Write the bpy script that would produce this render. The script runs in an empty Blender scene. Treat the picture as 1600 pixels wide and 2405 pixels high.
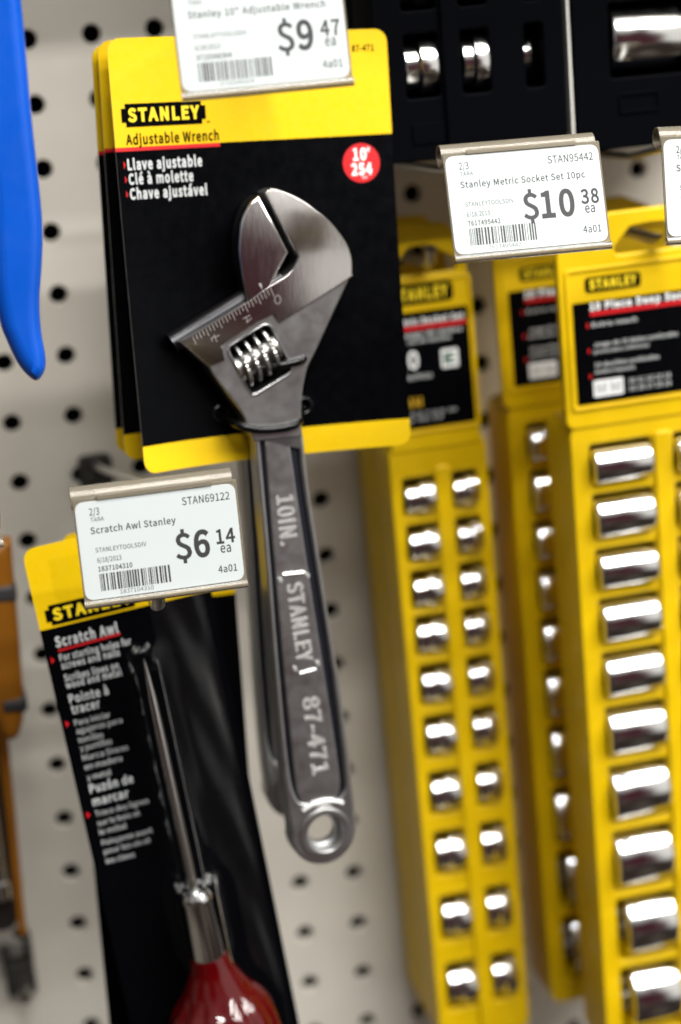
import bpy, bmesh, math, os, random
from mathutils import Matrix, Vector, Quaternion
random.seed(4)
scene = bpy.context.scene
COL = scene.collection
K = 0.001                      # everything below is written in millimetres

# ------------------------------------------------------------------ camera
cam_data = bpy.data.cameras.new('camera')
cam = bpy.data.objects.new('camera', cam_data)
COL.objects.link(cam)
RX = Vector((0.96927333, -0.23173999, -0.08249717))
RY = Vector((-0.13830027, -0.23604393, -0.96185046))
RZ = Vector((0.20342626, 0.94370538, -0.26084079))
m = Matrix.Identity(4)
for i in range(3):
    m[i][0] = RX[i]; m[i][1] = -RY[i]; m[i][2] = -RZ[i]
m[0][3], m[1][3], m[2][3] = -132.802*K, -771.235*K, 206.703*K
cam.matrix_world = m
cam_data.sensor_fit = 'VERTICAL'
cam_data.sensor_height = 36.0
cam_data.lens = 4405.47/2405*36
cam_data.clip_start = 0.02
cam_data.clip_end = 50
cam_data.dof.use_dof = True
cam_data.dof.focus_distance = 0.606
cam_data.dof.aperture_fstop = 4.9
scene.camera = cam

# ------------------------------------------------------------------ world: dim shop interior seen in the reflections
world = bpy.data.worlds.new('World')
scene.world = world
world.use_nodes = True
wn, wl = world.node_tree.nodes, world.node_tree.links
wn.clear()
tc = wn.new('ShaderNodeTexCoord')
sep = wn.new('ShaderNodeSeparateXYZ'); wl.new(tc.outputs['Generated'], sep.inputs[0])
mp = wn.new('ShaderNodeMapping'); wl.new(tc.outputs['Generated'], mp.inputs[0])
mp.inputs['Scale'].default_value = (1.8, 1.8, 3.2)
nz = wn.new('ShaderNodeTexNoise'); nz.inputs['Scale'].default_value = 1.3; nz.inputs['Detail'].default_value = .5
wl.new(mp.outputs[0], nz.inputs['Vector'])
cr = wn.new('ShaderNodeValToRGB')
wl.new(nz.outputs['Fac'], cr.inputs[0])
e = cr.color_ramp.elements
e[0].position = .36; e[0].color = (.07, .06, .058, 1)
e[1].position = .70; e[1].color = (.42, .40, .37, 1)
x = cr.color_ramp.elements.new(.47); x.color = (.08, .055, .05, 1)
x = cr.color_ramp.elements.new(.57); x.color = (.17, .15, .14, 1)
zr = wn.new('ShaderNodeValToRGB'); wl.new(sep.outputs['Z'], zr.inputs[0])
e = zr.color_ramp.elements
e[0].position = 0.0; e[0].color = (.36, .33, .29, 1)
e[1].position = .50; e[1].color = (.9, .92, .92, 1)
mm_ = wn.new('ShaderNodeMixRGB'); mm_.blend_type = 'MULTIPLY'; mm_.inputs[0].default_value = 1
wl.new(cr.outputs[0], mm_.inputs[1]); wl.new(zr.outputs[0], mm_.inputs[2])
cl = wn.new('ShaderNodeMapRange'); cl.inputs[1].default_value = .35; cl.inputs[2].default_value = .6   # pale ceiling
wl.new(sep.outputs['Z'], cl.inputs[0])
mc = wn.new('ShaderNodeMixRGB'); wl.new(cl.outputs[0], mc.inputs[0]); wl.new(mm_.outputs[0], mc.inputs[1]); mc.inputs[2].default_value = (.42, .43, .43, 1)
mm_ = mc
# maroon patch for goods across the aisle; pale patch added to brighten reflections
def spot(vec, a, b_, col):
    global mm_
    d = wn.new('ShaderNodeVectorMath'); d.operation = 'DOT_PRODUCT'; wl.new(tc.outputs['Generated'], d.inputs[0])
    d.inputs[1].default_value = Vector(vec).normalized()
    r = wn.new('ShaderNodeMapRange'); r.inputs[1].default_value = a; r.inputs[2].default_value = b_; r.interpolation_type = 'SMOOTHSTEP'
    wl.new(d.outputs['Value'], r.inputs[0])
    k = wn.new('ShaderNodeMixRGB'); wl.new(r.outputs[0], k.inputs[0]); wl.new(mm_.outputs[0], k.inputs[1]); k.inputs[2].default_value = (*col, 1)
    mm_ = k
spot((.75, -.65, .15), .83, .93, (.75, .73, .69))
spot((.20, -.97, -.06), .90, .97, (.05, .012, .018))
bg = wn.new('ShaderNodeBackground'); bg.inputs[1].default_value = .9
wl.new(mm_.outputs[0], bg.inputs[0])
wo = wn.new('ShaderNodeOutputWorld'); wl.new(bg.outputs[0], wo.inputs[0])

# ------------------------------------------------------------------ lamps: rows of ceiling tubes of the shop
def tube_light(name, loc, sx, sy, power, col=(1, .975, .93), target=(0, 0, 0)):
    d = bpy.data.lights.new(name, 'AREA')
    d.shape = 'RECTANGLE'; d.size = sx; d.size_y = sy; d.energy = power; d.color = col
    o = bpy.data.objects.new(name, d); COL.objects.link(o)
    o.location = loc
    o['label'] = 'ceiling fluorescent tube row above the shop aisle'; o['category'] = 'lamp'
    return o
for k, (ly, lz) in enumerate(((-.75, 1.8), (-1.35, 1.85), (-1.95, 1.9), (-2.6, 1.95))):
    o = tube_light('ceiling_lamp', (1.25, ly, lz), 3.0, .07, (44, 46, 47, 48)[k])
    o.rotation_euler = Vector((0, -ly, -lz)).to_track_quat('-Z', 'Y').to_euler()
    o['label'] = ['nearest', 'second', 'third', 'farthest'][k]+' row of ceiling tubes above the aisle'

scene.view_settings.view_transform = 'Standard'
scene.view_settings.look = 'None'
scene.view_settings.exposure = 0.34
scene.view_settings.gamma = 1.0

# ------------------------------------------------------------------ materials
MATS = {}
def mat(name, color, rough=.5, metal=0.0, coat=0.0, bump=None, rvar=None, cvar=None, spec=.5, trans=0.0, emis=None):
    """bump=(scale, strength, stretch) rvar=(scale, amount) cvar=(scale, amount)"""
    if name in MATS: return MATS[name]
    M = bpy.data.materials.new(name); M.use_nodes = True
    n, l = M.node_tree.nodes, M.node_tree.links
    b = n['Principled BSDF']
    b.inputs['Base Color'].default_value = (*color, 1)
    b.inputs['Roughness'].default_value = rough
    b.inputs['Metallic'].default_value = metal
    b.inputs['Coat Weight'].default_value = coat
    b.inputs['Coat Roughness'].default_value = .12
    b.inputs['Specular IOR Level'].default_value = spec
    b.inputs['Transmission Weight'].default_value = trans
    t = n.new('ShaderNodeTexCoord')
    if bump:
        mp = n.new('ShaderNodeMapping'); l.new(t.outputs['Object'], mp.inputs[0])
        st = bump[2] if len(bump) > 2 else (1, 1, 1)
        mp.inputs['Scale'].default_value = st
        if len(bump) > 3: mp.inputs['Rotation'].default_value = bump[3]
        z = n.new('ShaderNodeTexNoise'); z.inputs['Scale'].default_value = bump[0]; z.inputs['Detail'].default_value = 4
        l.new(mp.outputs[0], z.inputs['Vector'])
        bp = n.new('ShaderNodeBump'); bp.inputs['Strength'].default_value = bump[1]; bp.inputs['Distance'].default_value = .0004
        l.new(z.outputs['Fac'], bp.inputs['Height']); l.new(bp.outputs[0], b.inputs['Normal'])
    if rvar:
        z = n.new('ShaderNodeTexNoise'); z.inputs['Scale'].default_value = rvar[0]; z.inputs['Detail'].default_value = 5
        l.new(t.outputs['Object'], z.inputs['Vector'])
        r = n.new('ShaderNodeMapRange'); r.inputs[1].default_value = .3; r.inputs[2].default_value = .7
        r.inputs[3].default_value = max(0.02, rough-rvar[1]); r.inputs[4].default_value = rough+rvar[1]
        l.new(z.outputs['Fac'], r.inputs[0]); l.new(r.outputs[0], b.inputs['Roughness'])
    if cvar:
        z = n.new('ShaderNodeTexNoise'); z.inputs['Scale'].default_value = cvar[0]; z.inputs['Detail'].default_value = 6
        l.new(t.outputs['Object'], z.inputs['Vector'])
        r = n.new('ShaderNodeMapRange'); r.inputs[1].default_value = .3; r.inputs[2].default_value = .7
        r.inputs[3].default_value = 1-cvar[1]; r.inputs[4].default_value = 1+cvar[1]*.5
        l.new(z.outputs['Fac'], r.inputs[0])
        x = n.new('ShaderNodeMixRGB'); x.blend_type = 'MULTIPLY'; x.inputs[0].default_value = 1
        x.inputs[1].default_value = (*color, 1); l.new(r.outputs[0], x.inputs[2]); l.new(x.outputs[0], b.inputs['Base Color'])
    MATS[name] = M
    return M

board_m   = mat('painted_hardboard', (.67, .635, .565), .5, cvar=(30, .06), bump=(900, .12), rvar=(60, .1))
dark_m    = mat('painted_cavity_shade', (.006, .006, .006), .9)
yel_card  = mat('yellow_print', (.70, .455, .0006), .45, spec=.3, rvar=(300, .08), cvar=(500, .03))
blk_card  = mat('black_print', (.0012, .0014, .002), .34, rvar=(250, .08), spec=.05)
red_ink   = mat('red_print', (.55, .008, .012), .4)
paper_edge = mat('card_edge', (.72, .70, .66), .8)
grey_ink  = mat('grey_print', (.58, .60, .60), .45)
white_ink = mat('white_print', (.85, .86, .86), .45)
blk_ink   = mat('black_ink', (.02, .02, .022), .5)
yel_ink   = mat('yellow_ink', (.82, .60, .01), .45)
gold_ink  = mat('gold_ink', (.55, .33, .01), .5)
label_m   = mat('label_paper', (.475, .515, .52), .55, bump=(2500, .1), cvar=(60, .015))
toner     = mat('toner', (.028, .028, .032), .6, cvar=(2600, .5))
yel_pl    = mat('yellow_plastic', (.64, .415, .0006), .42, spec=.3, cvar=(45, .10), bump=(1400, .05), rvar=(90, .08))
blk_pl    = mat('black_plastic', (.0010, .0012, .002), .6, bump=(1200, .06), spec=.02)
tie_pl    = mat('black_tie_plastic', (.002, .002, .0025), .25, spec=.3)
blue_pl   = mat('blue_dipped_vinyl', (.0005, .072, .46), .33, bump=(1500, .05), rvar=(120, .06), cvar=(25, .06))
chrome    = mat('chrome', (.80, .80, .79), .15, 1.0, rvar=(150, .04))
chrome_dull = mat('knurled_steel', (.52, .515, .50), .30, 1.0)
satin     = mat('satin_steel', (.47, .475, .475), .34, 1.0, bump=(2600, .10), rvar=(200, .04), cvar=(60, .05))
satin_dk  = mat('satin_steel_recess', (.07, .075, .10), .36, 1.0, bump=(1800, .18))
letter_m  = mat('letter_steel_highlight', (.82, .82, .80), .30, .72)  # paler than the body steel: highlights on the lettering put into the colour
mark_m    = mat('engraved_mark', (.50, .47, .44), .5, .4)
wire_m    = mat('zinc_wire', (.55, .54, .51), .3, 1.0)
hookpl_m  = mat('grey_hook_plate', (.035, .033, .03), .5, spec=.2)
rod_m     = mat('dark_slide_steel', (.07, .07, .075), .3, 1.0)
white_pl  = mat('white_plastic', (.62, .61, .57), .5)
red_han   = mat('red_acetate', (.055, .0002, .0008), .07, coat=.0, spec=.6)
orange_pl = mat('amber_plastic', (.27, .095, .001), .5)
grey_rub  = mat('grey_rubber', (.03, .028, .03), .6)

def brushed():
    M = mat('brushed_steel', (.60, .57, .56), .2, 1.0)
    n, l = M.node_tree.nodes, M.node_tree.links
    b = n['Principled BSDF']; t = n['Texture Coordinate']
    b.inputs['Anisotropic'].default_value = .35
    mp = n.new('ShaderNodeMapping'); l.new(t.outputs['Object'], mp.inputs[0])
    mp.inputs['Rotation'].default_value = (0, math.radians(28), 0)
    mp.inputs['Scale'].default_value = (2600, 2600, 190)
    z = n.new('ShaderNodeTexNoise'); z.inputs['Scale'].default_value = 1; z.inputs['Detail'].default_value = 3
    l.new(mp.outputs[0], z.inputs['Vector'])
    z2 = n.new('ShaderNodeTexNoise'); z2.inputs['Scale'].default_value = 35; z2.inputs['Detail'].default_value = 2
    l.new(t.outputs['Object'], z2.inputs['Vector'])
    bp = n.new('ShaderNodeBump'); bp.inputs['Strength'].default_value = .35; bp.inputs['Distance'].default_value = .00008
    l.new(z.outputs['Fac'], bp.inputs['Height'])
    b2 = n.new('ShaderNodeBump'); b2.inputs['Strength'].default_value = .2; b2.inputs['Distance'].default_value = .002
    l.new(z2.outputs['Fac'], b2.inputs['Height']); l.new(b2.outputs[0], bp.inputs['Normal'])
    # belt-ground faces are slightly crowned
    vm = n.new('ShaderNodeVectorMath'); vm.operation = 'SUBTRACT'; l.new(t.outputs['Object'], vm.inputs[0]); vm.inputs[1].default_value = (-.002, 0, -.004)
    v2 = n.new('ShaderNodeVectorMath'); v2.operation = 'MULTIPLY'; l.new(vm.outputs[0], v2.inputs[0]); v2.inputs[1].default_value = (1, 0, 1)
    v3 = n.new('ShaderNodeVectorMath'); v3.operation = 'DOT_PRODUCT'; l.new(v2.outputs[0], v3.inputs[0]); l.new(v2.outputs[0], v3.inputs[1])
    mu = n.new('ShaderNodeMath'); mu.operation = 'MULTIPLY'; l.new(v3.outputs['Value'], mu.inputs[0]); mu.inputs[1].default_value = -4.2
    b3 = n.new('ShaderNodeBump'); b3.inputs['Strength'].default_value = 1.0; b3.inputs['Distance'].default_value = 1.0
    l.new(mu.outputs[0], b3.inputs['Height']); l.new(b3.outputs[0], b2.inputs['Normal'])
    l.new(bp.outputs[0], b.inputs['Normal'])
    r = n.new('ShaderNodeMapRange'); r.inputs[3].default_value = .12; r.inputs[4].default_value = .27
    l.new(z.outputs['Fac'], r.inputs[0]); l.new(r.outputs[0], b.inputs['Roughness'])
    return M
brushed_m = brushed()

def clear_mat(name, tint, alpha_body, rough, body=None, ior=1.5):
    """clear sheet: transparent, with a Fresnel gloss and a little milky body"""
    M = bpy.data.materials.new(name); M.use_nodes = True
    n, l = M.node_tree.nodes, M.node_tree.links
    n.clear()
    out = n.new('ShaderNodeOutputMaterial')
    tr = n.new('ShaderNodeBsdfTransparent'); tr.inputs[0].default_value = (*tint, 1)
    gl = n.new('ShaderNodeBsdfGlossy'); gl.inputs['Roughness'].default_value = rough
    fr = n.new('ShaderNodeFresnel'); fr.inputs[0].default_value = ior
    t = n.new('ShaderNodeTexCoord')
    z = n.new('ShaderNodeTexNoise'); z.inputs['Scale'].default_value = 90; l.new(t.outputs['Object'], z.inputs['Vector'])
    bp = n.new('ShaderNodeBump'); bp.inputs['Strength'].default_value = .3; bp.inputs['Distance'].default_value = .001
    l.new(z.outputs['Fac'], bp.inputs['Height']); l.new(bp.outputs[0], gl.inputs['Normal']); l.new(bp.outputs[0], fr.inputs['Normal'])
    df = n.new('ShaderNodeBsdfDiffuse'); df.inputs[0].default_value = (*(body or tint), 1)
    m1 = n.new('ShaderNodeMixShader'); m1.inputs[0].default_value = alpha_body
    l.new(tr.outputs[0], m1.inputs[1]); l.new(df.outputs[0], m1.inputs[2])
    m2 = n.new('ShaderNodeMixShader'); l.new(fr.outputs[0], m2.inputs[0])
    l.new(m1.outputs[0], m2.inputs[1]); l.new(gl.outputs[0], m2.inputs[2])
    l.new(m2.outputs[0], out.inputs[0])
    return M
sleeve_m  = clear_mat('clear_tag_plastic', (.80, .77, .72), .46, .20, (.30, .265, .20))
blister_m = clear_mat('clear_blister', (.96, .965, .97), .0, .16, None, 1.08)
film_m    = clear_mat('glossy_film', (.93, .94, .95), .0, .34, None, 1.42)
crimp_m   = clear_mat('crimped_blister', (.9, .9, .9), .1, .1, (.7, .7, .7), 1.5)

# ------------------------------------------------------------------ mesh helpers
def load_font():
    try:
        p = bpy.utils.system_resource('DATAFILES', path='fonts')
        return bpy.data.fonts.load(os.path.join(p, 'Noto Sans CJK Regular.woff2'))
    except Exception:
        return None
FONT = load_font()

def curve_mesh(cu):
    o = bpy.data.objects.new('tmp', cu)
    me = bpy.data.meshes.new_from_object(o)
    vs = [v.co.copy() for v in me.vertices]
    fs = [tuple(p.vertices) for p in me.polygons]
    bpy.data.objects.remove(o); bpy.data.meshes.remove(me)
    return vs, fs

_gc = {}
CAP = 0
def glyph_mesh(s, bold=0.0, depth=0.0, bev=0.0):
    if CAP: bold = bold*CAP/.727
    key = (s, bold, depth)
    if key in _gc: return _gc[key]
    cu = bpy.data.curves.new('t', 'FONT'); cu.body = s
    if FONT: cu.font = FONT
    cu.space_character = 1+(bold*2.0/CAP*.727 if CAP else 0)
    cu.resolution_u = 3 if len(s) > 12 else 5
    vs, fs = curve_mesh(cu)
    bpy.data.curves.remove(cu)
    # boundary edges, each with its outward normal
    cnt = {}
    for f in fs:
        for i in range(len(f)):
            a, b = f[i], f[(i+1) % len(f)]
            cnt[(a, b)] = cnt.get((a, b), 0)+1
    area = sum(vs[f[0]].x*(vs[f[1]].y-vs[f[2]].y)+vs[f[1]].x*(vs[f[2]].y-vs[f[0]].y)+vs[f[2]].x*(vs[f[0]].y-vs[f[1]].y) for f in fs)
    sg = 1 if area > 0 else -1
    bd = [e_ for e_ in cnt if (e_[1], e_[0]) not in cnt]
    if bold:
        nn = {}
        for a, b in bd:
            d = vs[b]-vs[a]
            if d.length < 1e-9: continue
            d.normalize(); q = Vector((d.y, -d.x, 0))*sg
            nn.setdefault(a, Vector()); nn.setdefault(b, Vector())
            nn[a] += q; nn[b] += q
        for i, q in nn.items():
            if q.length > .2:
                L_ = min(1/max(.35, q.length/2), 1.6)
                vs[i] = vs[i]+q.normalized()*bold*L_
    if depth:
        N_ = len(vs)
        vs = [Vector((v.x, v.y, depth)) for v in vs]+[Vector((v.x, v.y, -depth)) for v in vs]
        fs = fs+[(a, a+N_, b+N_, b) for a, b in bd]
    x0 = min(v.x for v in vs); x1 = max(v.x for v in vs)
    _gc[key] = (vs, fs, x0, x1)
    return _gc[key]
_h = glyph_mesh('H')
CAP = max(v.y for v in _h[0])

def smooth_loop(pts, n=6, closed=True):
    """Catmull-Rom through the points; a point written (x, z, 1) is a sharp corner"""
    out = []
    N = len(pts)
    for i in range(N if closed else N-1):
        p0 = pts[(i-1) % N] if closed or i > 0 else pts[i]
        p1 = pts[i]; p2 = pts[(i+1) % N]
        p3 = pts[(i+2) % N] if closed or i+2 < N else p2
        if len(p1) > 2: p0 = p1
        if len(p2) > 2: p3 = p2
        if len(p1) > 2 and len(p2) > 2:
            out.append((p1[0], p1[1])); continue
        for k in range(n):
            t = k/n
            def c(a, b, cc, d): return .5*((2*b)+(-a+cc)*t+(2*a-5*b+4*cc-d)*t*t+(-a+3*b-3*cc+d)*t**3)
            out.append((c(p0[0], p1[0], p2[0], p3[0]), c(p0[1], p1[1], p2[1], p3[1])))
    if not closed: out.append(tuple(pts[-1][:2]))
    return out

def round_poly(pts, r, n=5):
    out = []
    N = len(pts)
    for i in range(N):
        rr = r[i] if isinstance(r, (list, tuple)) else r
        p = Vector(pts[i][:2]); a = Vector(pts[i-1][:2])-p; b = Vector(pts[(i+1) % N][:2])-p
        if rr <= 0: out.append(tuple(p)); continue
        ang = a.angle(b)
        d = min(rr/math.tan(ang/2), a.length*.49, b.length*.49)
        q0 = p+a.normalized()*d; q1 = p+b.normalized()*d
        for k in range(n+1):
            t = k/n
            q = q0*(1-t)**2+p*2*t*(1-t)+q1*t*t
            out.append((q.x, q.y))
    return out
def rrect(x0, x1, z0, z1, r, n=5):
    return round_poly([(x0, z0), (x1, z0), (x1, z1), (x0, z1)], r, n)
def circle(cx, cz, r, n=32):
    return [(cx+r*math.cos(2*math.pi*k/n), cz+r*math.sin(2*math.pi*k/n)) for k in range(n)]

class MB:
    """collects geometry in millimetres: x right, y away from the viewer, z up"""
    def __init__(s): s.v = []; s.f = []; s.m = []
    def add(s, vs, fs, mi=0, M=None):
        b = len(s.v)
        for p in vs:
            p = Vector(p)
            s.v.append(M @ p if M else p)
        for f in fs:
            s.f.append(tuple(b+i for i in f)); s.m.append(mi)
    def plate(s, loops, y0, y1, bevel=0.0, mi=0, M=None, segs=2):
        """2-D outline (first loop) with holes, solid from y0 (front) to y1 (back)"""
        cu = bpy.data.curves.new('p', 'CURVE'); cu.dimensions = '2D'; cu.fill_mode = 'BOTH'
        th = abs(y1-y0)
        bevel = min(bevel, th*.49)
        cu.extrude = th/2-bevel; cu.bevel_depth = bevel; cu.bevel_resolution = segs; cu.offset = -bevel
        for lp in loops:
            sp = cu.splines.new('POLY'); sp.points.add(len(lp)-1)
            for q, p in zip(sp.points, lp): q.co = (p[0], p[1], 0, 1)
            sp.use_cyclic_u = True
        vs, fs = curve_mesh(cu); bpy.data.curves.remove(cu)
        ym = (y0+y1)/2
        s.add([(v.x, ym-v.z, v.y) for v in vs], fs, mi, M)
    def flat(s, lp, y, mi=0, fn=None):
        cu = bpy.data.curves.new('p', 'CURVE'); cu.dimensions = '2D'; cu.fill_mode = 'BOTH'
        sp = cu.splines.new('POLY'); sp.points.add(len(lp)-1)
        for q, p in zip(sp.points, lp): q.co = (p[0], p[1], 0, 1)
        sp.use_cyclic_u = True
        vs, fs = curve_mesh(cu); bpy.data.curves.remove(cu)
        if fn:
            bm = bmesh.new()
            bv = [bm.verts.new(v) for v in vs]
            for f in fs: bm.faces.new([bv[i] for i in f])
            for _ in range(5):
                es = [e_ for e_ in bm.edges if e_.calc_length() > 2.5]
                if not es: break
                bmesh.ops.subdivide_edges(bm, edges=es, cuts=1)
                bmesh.ops.triangulate(bm, faces=bm.faces[:])
            bm.verts.index_update()
            vs = [v.co.copy() for v in bm.verts]; fs = [tuple(v.index for v in f.verts) for f in bm.faces]
            bm.free()
        s.add([(v.x, y+(fn(v.x, v.y) if fn else 0), v.y) for v in vs], fs, mi)
    def text(s, t, x, z, cap, width=None, mi=0, y=-.1, bold=0.0, rot=0.0, raise_=0.0, fn=None, right=None):
        """printed text; x,z is the left end of the baseline, cap the height of a capital"""
        dep = raise_/cap*CAP/2 if raise_ else 0.0
        vs, fs, x0, x1 = glyph_mesh(t, bold, dep, 0.0)
        sz = cap/CAP
        sx = width/(x1-x0) if width else sz
        if right is not None: x = right-(x1-x0)*sx
        c, sn = math.cos(rot), math.sin(rot)
        out = []
        for v in vs:
            a, b = (v.x-x0)*sx, v.y*sz
            px, pz, py = x+a*c-b*sn, z+a*sn+b*c, y-v.z*sz
            if fn: py += fn(px, pz)
            out.append((px, py, pz))
        s.add(out, fs, mi)
    def box(s, x0, x1, y0, y1, z0, z1, mi=0, M=None):
        vs = [(x, y, z) for x in (x0, x1) for y in (y0, y1) for z in (z0, z1)]
        s.add(vs, [(0, 1, 3, 2), (4, 6, 7, 5), (0, 4, 5, 1), (2, 3, 7, 6), (0, 2, 6, 4), (1, 5, 7, 3)], mi, M)
    def tube(s, path, r, mi=0, n=12, caps=True):
        path = [Vector(p) for p in path]; N = len(path)
        rr = r if isinstance(r, (list, tuple)) else [r]*N
        ref = Vector((0, 0, 1)); rings = []
        prev = None
        for i, p in enumerate(path):
            d = (path[min(i+1, N-1)]-path[max(i-1, 0)]).normalized()
            if prev is None:
                u = d.cross(ref)
                if u.length < .1: u = d.cross(Vector((1, 0, 0)))
            else: u = prev-d*prev.dot(d)
            u.normalize(); w = d.cross(u); prev = u
            rings.append([p+(u*math.cos(2*math.pi*k/n)+w*math.sin(2*math.pi*k/n))*rr[i] for k in range(n)])
        vs = [q for r_ in rings for q in r_]; fs = []
        for i in range(N-1):
            for k in range(n):
                fs.append((i*n+k, i*n+(k+1) % n, (i+1)*n+(k+1) % n, (i+1)*n+k))
        if caps: fs += [tuple(range(n))[::-1], tuple((N-1)*n+k for k in range(n))]
        s.add(vs, fs, mi)
    def lathe(s, prof, axis, M=None, n=32, mi=0):
        """prof = [(along, radius)] about the named axis"""
        vs = []; fs = []
        for a, r in prof:
            for k in range(n):
                c, q = r*math.cos(2*math.pi*k/n), r*math.sin(2*math.pi*k/n)
                vs.append((a, c, q) if axis == 'x' else (c, q, a) if axis == 'z' else (c, a, q))
        for i in range(len(prof)-1):
            for k in range(n):
                fs.append((i*n+k, i*n+(k+1) % n, (i+1)*n+(k+1) % n, (i+1)*n+k))
        s.add(vs, fs, mi, M)
    def build(s, name, mats, parent=None, smooth=35, label=None, fn=None):
        me = bpy.data.meshes.new(name)
        if fn: s.v = [fn(p) for p in s.v]
        me.from_pydata([tuple(p*K) for p in s.v], [], s.f)
        mats = mats if isinstance(mats, (list, tuple)) else [mats]
        for q in mats: me.materials.append(q)
        for p, i in zip(me.polygons, s.m): p.material_index = i
        if smooth:
            for p in me.polygons: p.use_smooth = True
            me.set_sharp_from_angle(angle=math.radians(smooth))
        me.validate()
        o = bpy.data.objects.new(name, me); COL.objects.link(o)
        if parent: o.parent = parent
        if label: o['label'] = label
        return o

def pose(rv, T):
    v = Vector([math.radians(a) for a in rv])
    q = Quaternion(v.normalized(), v.length) if v.length > 1e-9 else Quaternion()
    return Matrix.Translation(Vector(T)*K) @ q.to_matrix().to_4x4()
def tag(o, label, cat, group=None):
    o['label'] = label; o['category'] = cat
    if group: o['group'] = group
    return o
def thing(name, M, label, cat, group=None):
    o = bpy.data.objects.new(name, None); COL.objects.link(o)
    o.empty_display_size = .01
    o.matrix_world = M
    return tag(o, label, cat, group)

# ------------------------------------------------------------------ pegboard: 25.4 mm grid of real holes
G = 25.4
b = MB()
c0, c1, r0, r1 = -9, 14, -12, 16           # hole columns / rows
hr, th, n = 3.85, 4.5, 24
for ci in range(c0, c1+1):
    for ri in range(r0, r1+1):
        cx, cz = (ci)*G, ri*G
        vs, fs = [], []
        for k in range(n):
            a = 2*math.pi*(k+.5)/n
            c, q = math.cos(a), math.sin(a)
            sc = (G/2)/max(abs(c), abs(q))
            vs += [(cx+c*sc, 0, cz+q*sc), (cx+c*(hr+.35), 0, cz+q*(hr+.35)), (cx+c*hr, .35, cz+q*hr), (cx+c*hr, th, cz+q*hr)]
        for k in range(n):
            j = (k+1) % n
            for t in range(3):
                fs.append((4*k+t, 4*j+t, 4*j+t+1, 4*k+t+1))
        b.add(vs, fs, 0)
        for sx in (-1, 1):                # square corners of the cell
            for sz in (-1, 1):
                ks = [k for k in range(n)]
                a0 = math.atan2(sz, sx)
                k1 = int(round((a0/(2*math.pi))*n-.5-.5)) % n
                k2 = (k1+1) % n
                p1 = vs[4*k1]; p2 = vs[4*k2]
                b.add([p1, p2, (cx+sx*G/2, 0, cz+sz*G/2)], [(0, 1, 2)], 0)
board = bpy.data.objects.new('pegboard', None); COL.objects.link(board)
tag(board, 'off-white painted pegboard with rows of round holes behind all the tools', 'pegboard')
b.build('perforated_panel', board_m, board, smooth=0)
b = MB(); b.box((c0-.5)*G, (c1+.5)*G, 14, 16, (r0-.5)*G, (r1+.5)*G)
b.build('cavity_shade_sheet', dark_m, board, smooth=0)  # near-black sheet added to paint in the shade behind the holes

# ------------------------------------------------------------------ price tags
def rolled(x0, x1, cy, cz, r, a0, a1, t, seg=14):
    """open rolled lip of plastic along x"""
    vs, fs = [], []
    for k in range(seg+1):
        a = math.radians(a0+(a1-a0)*k/seg)
        for rr in (r, r-t):
            for xx in (x0, x1):
                vs.append((xx, cy+rr*math.cos(a), cz+rr*math.sin(a)))
    for k in range(seg):
        i = 4*k; j = i+4
        fs += [(i, i+1, j+1, j), (i+2, j+2, j+3, i+3), (i, j, j+2, i+2), (i+1, i+3, j+3, j+1)]
    fs += [(0, 2, 3, 1), (4*seg, 4*seg+1, 4*seg+3, 4*seg+2)]
    return vs, fs

def price_tag(M, label, name_t, code, dollars, cents, num, dwidth, seed, name_w, shelf='4a01', notch=False):
    t = thing('price_tag', M, label, 'price tag', 'price tags on the scan hooks')
    h = MB()
    h.plate([rrect(-25.6, 25.8, -17.0, 16.6, .6)], .25, .95, .15)
    vs, fs = rolled(-25.9, 24.6, 4.0, 16.4, 3.7, 205, -120, .7)
    h.add(vs, fs)
    vs, fs = rolled(-25.6, 25.9, .3, -16.9, 1.25, 60, 330, .5)
    h.add(vs, fs)
    h.plate([rrect(-18, 18, 15.7, 17.2, .3)], -.45, .1, .1)
    h.build('plastic_holder', sleeve_m, t)
    p = MB()
    p.plate([rrect(-25.1, 25.1, -15.45, 15.5, 3.0, 8)], 0, .2, .05, 0)
    y = -.012
    p.text('2/3', -20.8, 11.1, 2.2, 3.1, 1, y, .014)
    p.text('TARA', -20.7, 9.1, 1.25, 4.2, 1, y, .008)
    p.text(name_t, -21.1, 5.3, 2.0, name_w, 1, y, .022)
    p.text(code, 8.1, 10.65, 2.35, 15.0, 1, y, .012)
    p.text('STANLEYTOOLSDIV', -20.3, -.65, 1.4, 15.9, 1, y, .008)
    p.text('6/18/2013', -20.1, -3.9, 1.5, 7.5, 1, y, .012)
    p.text(num, -20.1, -6.7, 1.5, 10.6, 1, y, .03)
    p.text(num, -14.2, -14.6, 1.3, 10.5, 1, y, .0)
    p.text('$', 15.3-dwidth, -6.2, 8.0, 5.1, 1, y, .022)
    p.text(dollars, 15.3-dwidth+5.9, -6.2, 8.0, dwidth-5.9, 1, y, .036)
    p.text(cents, 17.5, -2.95, 4.35, 6.0, 1, y, .032)
    p.text('ea', 18.5, -5.95, 3.0, 3.3, 1, y, .016)
    p.text(shelf, 17.1, -12.25, 2.2, 6.0, 1, y, .016)
    rnd = random.Random(seed)
    xx = -20.0
    while xx < 1.6:
        w = rnd.choice([.22, .22, .28, .5, .62])
        z0, z1 = -13.0, -7.5
        p.add([(xx, y, z0), (xx+w, y, z0), (xx+w, y, z1), (xx, y, z1)], [(0, 1, 2, 3)], 1)
        xx += w+rnd.choice([.24, .3, .34, .55])
    p.build('printed_label', [label_m, toner], t)
    return t
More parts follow.
